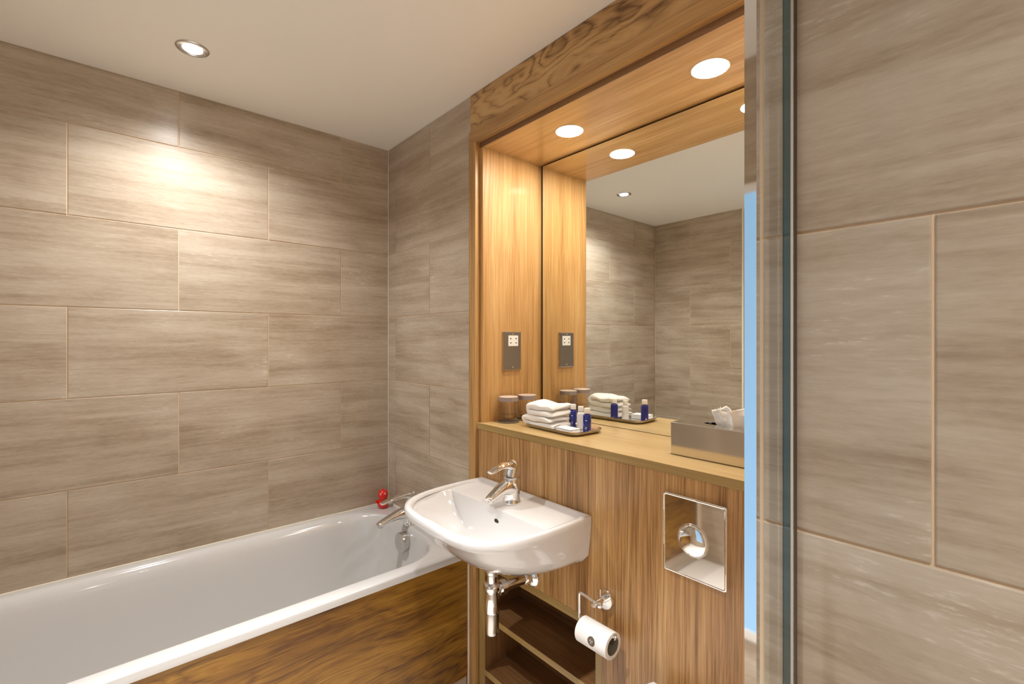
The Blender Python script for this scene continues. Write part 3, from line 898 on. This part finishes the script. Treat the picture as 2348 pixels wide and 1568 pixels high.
# folded flannels: a strip folded back on itself, slightly slumped
def flannel(x, y, z, label, seed, lx=.105, ly=.150, th=.0185, rz=0.0):
    t = thing('folded_towel', label, 'towel', (x, y, z), rz, 'white towels stacked on the tray')
    # centre line in (y, z): bottom layer from the right to the left, round the fold, back over the top
    r = th*.475
    path = [(-ly/2, th*.5)]
    for i in range(1, 13): path.append((-ly/2 + (ly-r)*i/12, th*.5))
    for i in range(1, 8):
        a = -PI/2 + PI*i/8
        path.append((ly/2 - r + r*math.cos(a), th*.5 + r + r*math.sin(a)))
    for i in range(0, 13): path.append((ly/2 - r - (ly-r-.006)*i/12, th*.5+2*r))
    n = len(path)
    rings = []
    nx = 22
    for i, (py, pz) in enumerate(path):
        a = path[max(i-1, 0)]; b = path[min(i+1, n-1)]
        d = Vector((b[0]-a[0], b[1]-a[1])).normalized(); nn = Vector((-d.y, d.x))
        endf = min(1, .45+.3*min(i, n-1-i))
        ring = []
        m = 2*nx
        for k in range(m):
            an = 2*PI*k/m
            cx_, sx_ = math.cos(an), math.sin(an)
            u = math.copysign(abs(cx_)**.36, cx_)*lx/2
            v = math.copysign(abs(sx_)**.5, sx_)*th/2*endf
            p = Vector((u, py + nn.x*v, pz + nn.y*v))
            q = noise.noise_vector(Vector((p.x*22+seed*5, p.y*22, p.z*30)))
            q2 = noise.noise_vector(Vector((p.x*70+seed*5, p.y*60, p.z*70)))
            lift = max(0, p.z/(th*2.2))
            p += Vector((q.x*.008, q.y*.010, q.z*.010*lift)) + q2*.0014*Vector((1, 1, 1)).length*.6*min(1, .2+lift)
            p.z += .004*lift*math.cos(p.x*30)*1.0 + .005*lift*(p.y/ly)
            ring.append((p.x, p.y, max(p.z, 0.0)))
        rings.append(ring)
    bm = bmesh.new(); loft(bm, rings)
    o = finish(bm, 'cloth', M_TOWEL, t, 80)
    return t
flannel(1.165, 1.149, TZ+.0002, 'lower folded white towel of the pair on the tray', 1.0, .104, .135, .0200)
flannel(1.170, 1.146, TZ+.0385, 'upper folded white towel of the pair on the tray', 4.0, .108, .125, .0205, math.radians(6))

# ------------------------------------------------------------------ tissue box
tb = thing('tissue_box', 'rectangular polished steel tissue box at the right of the ledge', 'tissue box', (1.198, .5435, ZL+.0004))
bm = bmesh.new()
def tbr(ix, iy, z, r=.0025): return [(x, y, z) for x, y in rrect(-.061+ix, .061-ix, -.1245+iy, .1245-iy, r, 3, 3)]
def slot(z, e=0): return [(x, y, z) for x, y in rrect(-.020-e, .020+e, -.060-e, .060+e, .0199+e*.9, 3, 3)]
loft(bm, [tbr(.001, .001, 0), tbr(0, 0, .002), tbr(0, 0, .0835), tbr(.0006, .0006, .0848), tbr(.002, .002, .0853), slot(.0853, .002), slot(.0845), slot(.070)], cap0=True, cap1=False)
finish(bm, 'box_body', M_STEEL, tb, 12)
box('base_groove', M_DARK, -.0605, .0605, -.124, .124, .0002, .0012, tb)

tis = thing('tissue', 'crumpled white tissue pulled up from the steel box', 'tissue', (1.196, .520, ZL+.0845))
bm = bmesh.new()
NU, NV = 64, 16
layers = []
for s_, (oy, ph, hh) in enumerate(((0.0, 0.0, .050), (.004, 2.1, .046), (-.006, 4.0, .040))):
    grid = []
    for i in range(NU+1):
        u = i/NU
        col = []
        for j in range(NV+1):
            v = j/NV
            y = (u-.5)*(.088 + .026*v) + oy + .006*v*math.sin(u*17+ph)
            x = (.006*math.sin(u*21+ph) + .010*math.sin(u*9+ph*1.7)) * (0.35+v) + (s_-1)*.007
            hgt = hh*(1 - .22*abs(math.sin(u*8.5+ph)) - .10*noise.noise(Vector((u*9+ph, s_, 0))))
            if u < .05: hgt *= .75+u*5
            z = -.010 + (hgt+.010)*v
            q = noise.noise_vector(Vector((u*11, v*5, ph)))*.005*v
            col.append(bm.verts.new((x+q.x, y+q.y, z+q.z*.5)))
        grid.append(col)
    for i in range(NU):
        for j in range(NV):
            bm.faces.new((grid[i][j], grid[i+1][j], grid[i+1][j+1], grid[i][j+1]))
o = finish(bm, 'tissue_sheet', M_PAPER, tis, 80)
sm = o.modifiers.new('thick', 'SOLIDIFY'); sm.thickness = .0006

# ------------------------------------------------------------------ red bath duck with little horns
dk = thing('rubber_bath_toy', 'small red rubber bath toy in the far corner of the bathtub rim', 'toy', (.984, 2.040, H-.7752), math.radians(242))
bm = bmesh.new()
lathe(bm, [(.015, 0), (.0215, .003), (.0250, .012), (.0245, .024), (.0200, .034), (.0165, .040), (.0190, .046), (.0225, .054), (.0232, .062), (.0205, .072), (.0140, .079), (.0060, .0825), (.0008, .0835)], 36)
for v in bm.verts:
    if v.co.z < .035: v.co.x *= 1.12; v.co.x -= .002
finish(bm, 'body', M_RED, dk, 60)
for sy in (-1, 1):
    bm = bmesh.new()
    sweep(bm, [(-.002, sy*.020, .028, .007, .009), (.006, sy*.026, .030, .006, .008), (.012, sy*.031, .035, .004, .005), (.014, sy*.033, .039, .0012, .0012)], 12, 3)
    finish(bm, 'wing', M_RED, dk, 60)
bm = bmesh.new(); sweep(bm, [(.014, 0, .052, .0130, .0055), (.024, 0, .052, .0120, .0045), (.031, 0, .0535, .0080, .0030), (.034, 0, .054, .002, .001)], 18, 4); finish(bm, 'beak', M_RED, dk, 60)
for k, sy in enumerate((-1, 0, 1)):
    bm = bmesh.new(); lathe(bm, [(.0050, 0), (.0038, .005), (.0012, .0105), (.0003, .0115)], 12); o = finish(bm, 'crest_spike', M_RED, dk, 60)
    o.location = (0, sy*.0115, .0775-abs(sy)*.004); o.rotation_euler = (-sy*.45, 0, 0)
for sy in (-1, 1):
    bm = bmesh.new(); bmesh.ops.create_uvsphere(bm, u_segments=16, v_segments=10, radius=.0048); e = finish(bm, 'eye', M_WHITE, dk, 60); e.location = (.0182, sy*.0085, .0668); e.scale = (.7, 1, 1.1)
    bm = bmesh.new(); bmesh.ops.create_uvsphere(bm, u_segments=12, v_segments=8, radius=.0030); q = finish(bm, 'pupil', M_RED, e, 60); q.location = (.0026, 0, 0)

# ------------------------------------------------------------------ lamps
def down_light(x, y, watt, label, mi):
    t = thing('ceiling_downlight', label, 'ceiling light', (x, y, CZ), 0)
    bm = bmesh.new()
    lathe(bm, [(.0445, 0), (.0450, -.0015), (.0430, -.0035), (.0370, -.0045), (.0345, -.0030), (.0330, -.0005), (.0300, -.0003)], 48, cap0=False, cap1=False)
    finish(bm, 'trim_ring', M_CHROME_S, t, 40)
    bm = bmesh.new()
    lathe(bm, [(.0335, -.0012), (.0325, -.0020), (.0285, -.0022), (.0270, -.0012)], 48, cap0=False, cap1=False); finish(bm, 'inner_ring', M_CHROME, t, 40)
    bm = bmesh.new(); lathe(bm, [(.0270, -.0012), (.0240, -.0045), (.0130, -.0065), (.0005, -.0070)], 40, cap0=False); finish(bm, 'lamp', M_BULB, t, 40)
    l = bpy.data.lights.new('downlight_beam', 'SPOT'); l.energy = watt; l.color = NEUTRAL
    l.spot_size = math.radians(CEIL_CONE[mi]); l.spot_blend = 1.0; l.shadow_soft_size = .022
    o = bpy.data.objects.new('downlight_beam', l); COL.objects.link(o); o.parent = t; o.location = (0, 0, -.012)
for i, ((x, y), wt) in enumerate(zip(CEIL_LAMPS, CEIL_WATT)):
    down_light(x, y, wt, ['round chrome-rimmed downlight in the ceiling over the bathtub', 'added round fill downlight in the ceiling over the toilet floor, outside the picture', 'added round fill downlight in the ceiling over the shower, outside the picture'][i], i)
def niche_lamp(x, y, label):
    t = thing('alcove_spotlight', label, 'ceiling light', (x, y, ZS), 0, 'warm round lamps in the alcove soffit')
    bm = bmesh.new(); lathe(bm, [(.0475, 0), (.0475, -.0014), (.0460, -.0020), (.0445, -.0014)], 48, cap0=False, cap1=False); finish(bm, 'trim_ring', M_WHITE, t, 40)
    bm = bmesh.new(); lathe(bm, [(.0448, -.0012), (.0446, -.0016)], 40, cap0=False); finish(bm, 'lamp', M_NICHELAMP, t, 0)
niche_lamp(*NICHE_LAMPS[0], 'warm round soffit lamp nearer the bathtub end of the alcove')
niche_lamp(*NICHE_LAMPS[1], 'warm round soffit lamp nearer the glass, above the tissue box')

# ------------------------------------------------------------------ shower screen
scr = thing('shower_screen', 'frameless glass shower panel with chrome edge and green rim', 'shower screen')
gx0, gx1, gy0, gy1 = .4360, .5120, .1712, .1780
gz0, gz1 = .02, CZ-.02
box('glass_pane', M_GLASS, gx0, gx1, gy0, gy1, gz0, gz1, scr)
box('ground_edge', M_TEAL, gx1, gx1+.0012, gy0, gy1, gz0, gz1, scr)
box('edge_profile', M_CHROME, .4290, gx0, .1700, .1802, gz0, gz1, scr)
box('wall_channel', M_SILW, gx1+.0030, gx1+.0048, gy0-.0010, gy0+.0006, gz0, gz1, scr)
box('seal', M_SEAL, XS-.0030, XS-.0003, gy0-.0005, gy0+.0015, gz0, gz1, scr)
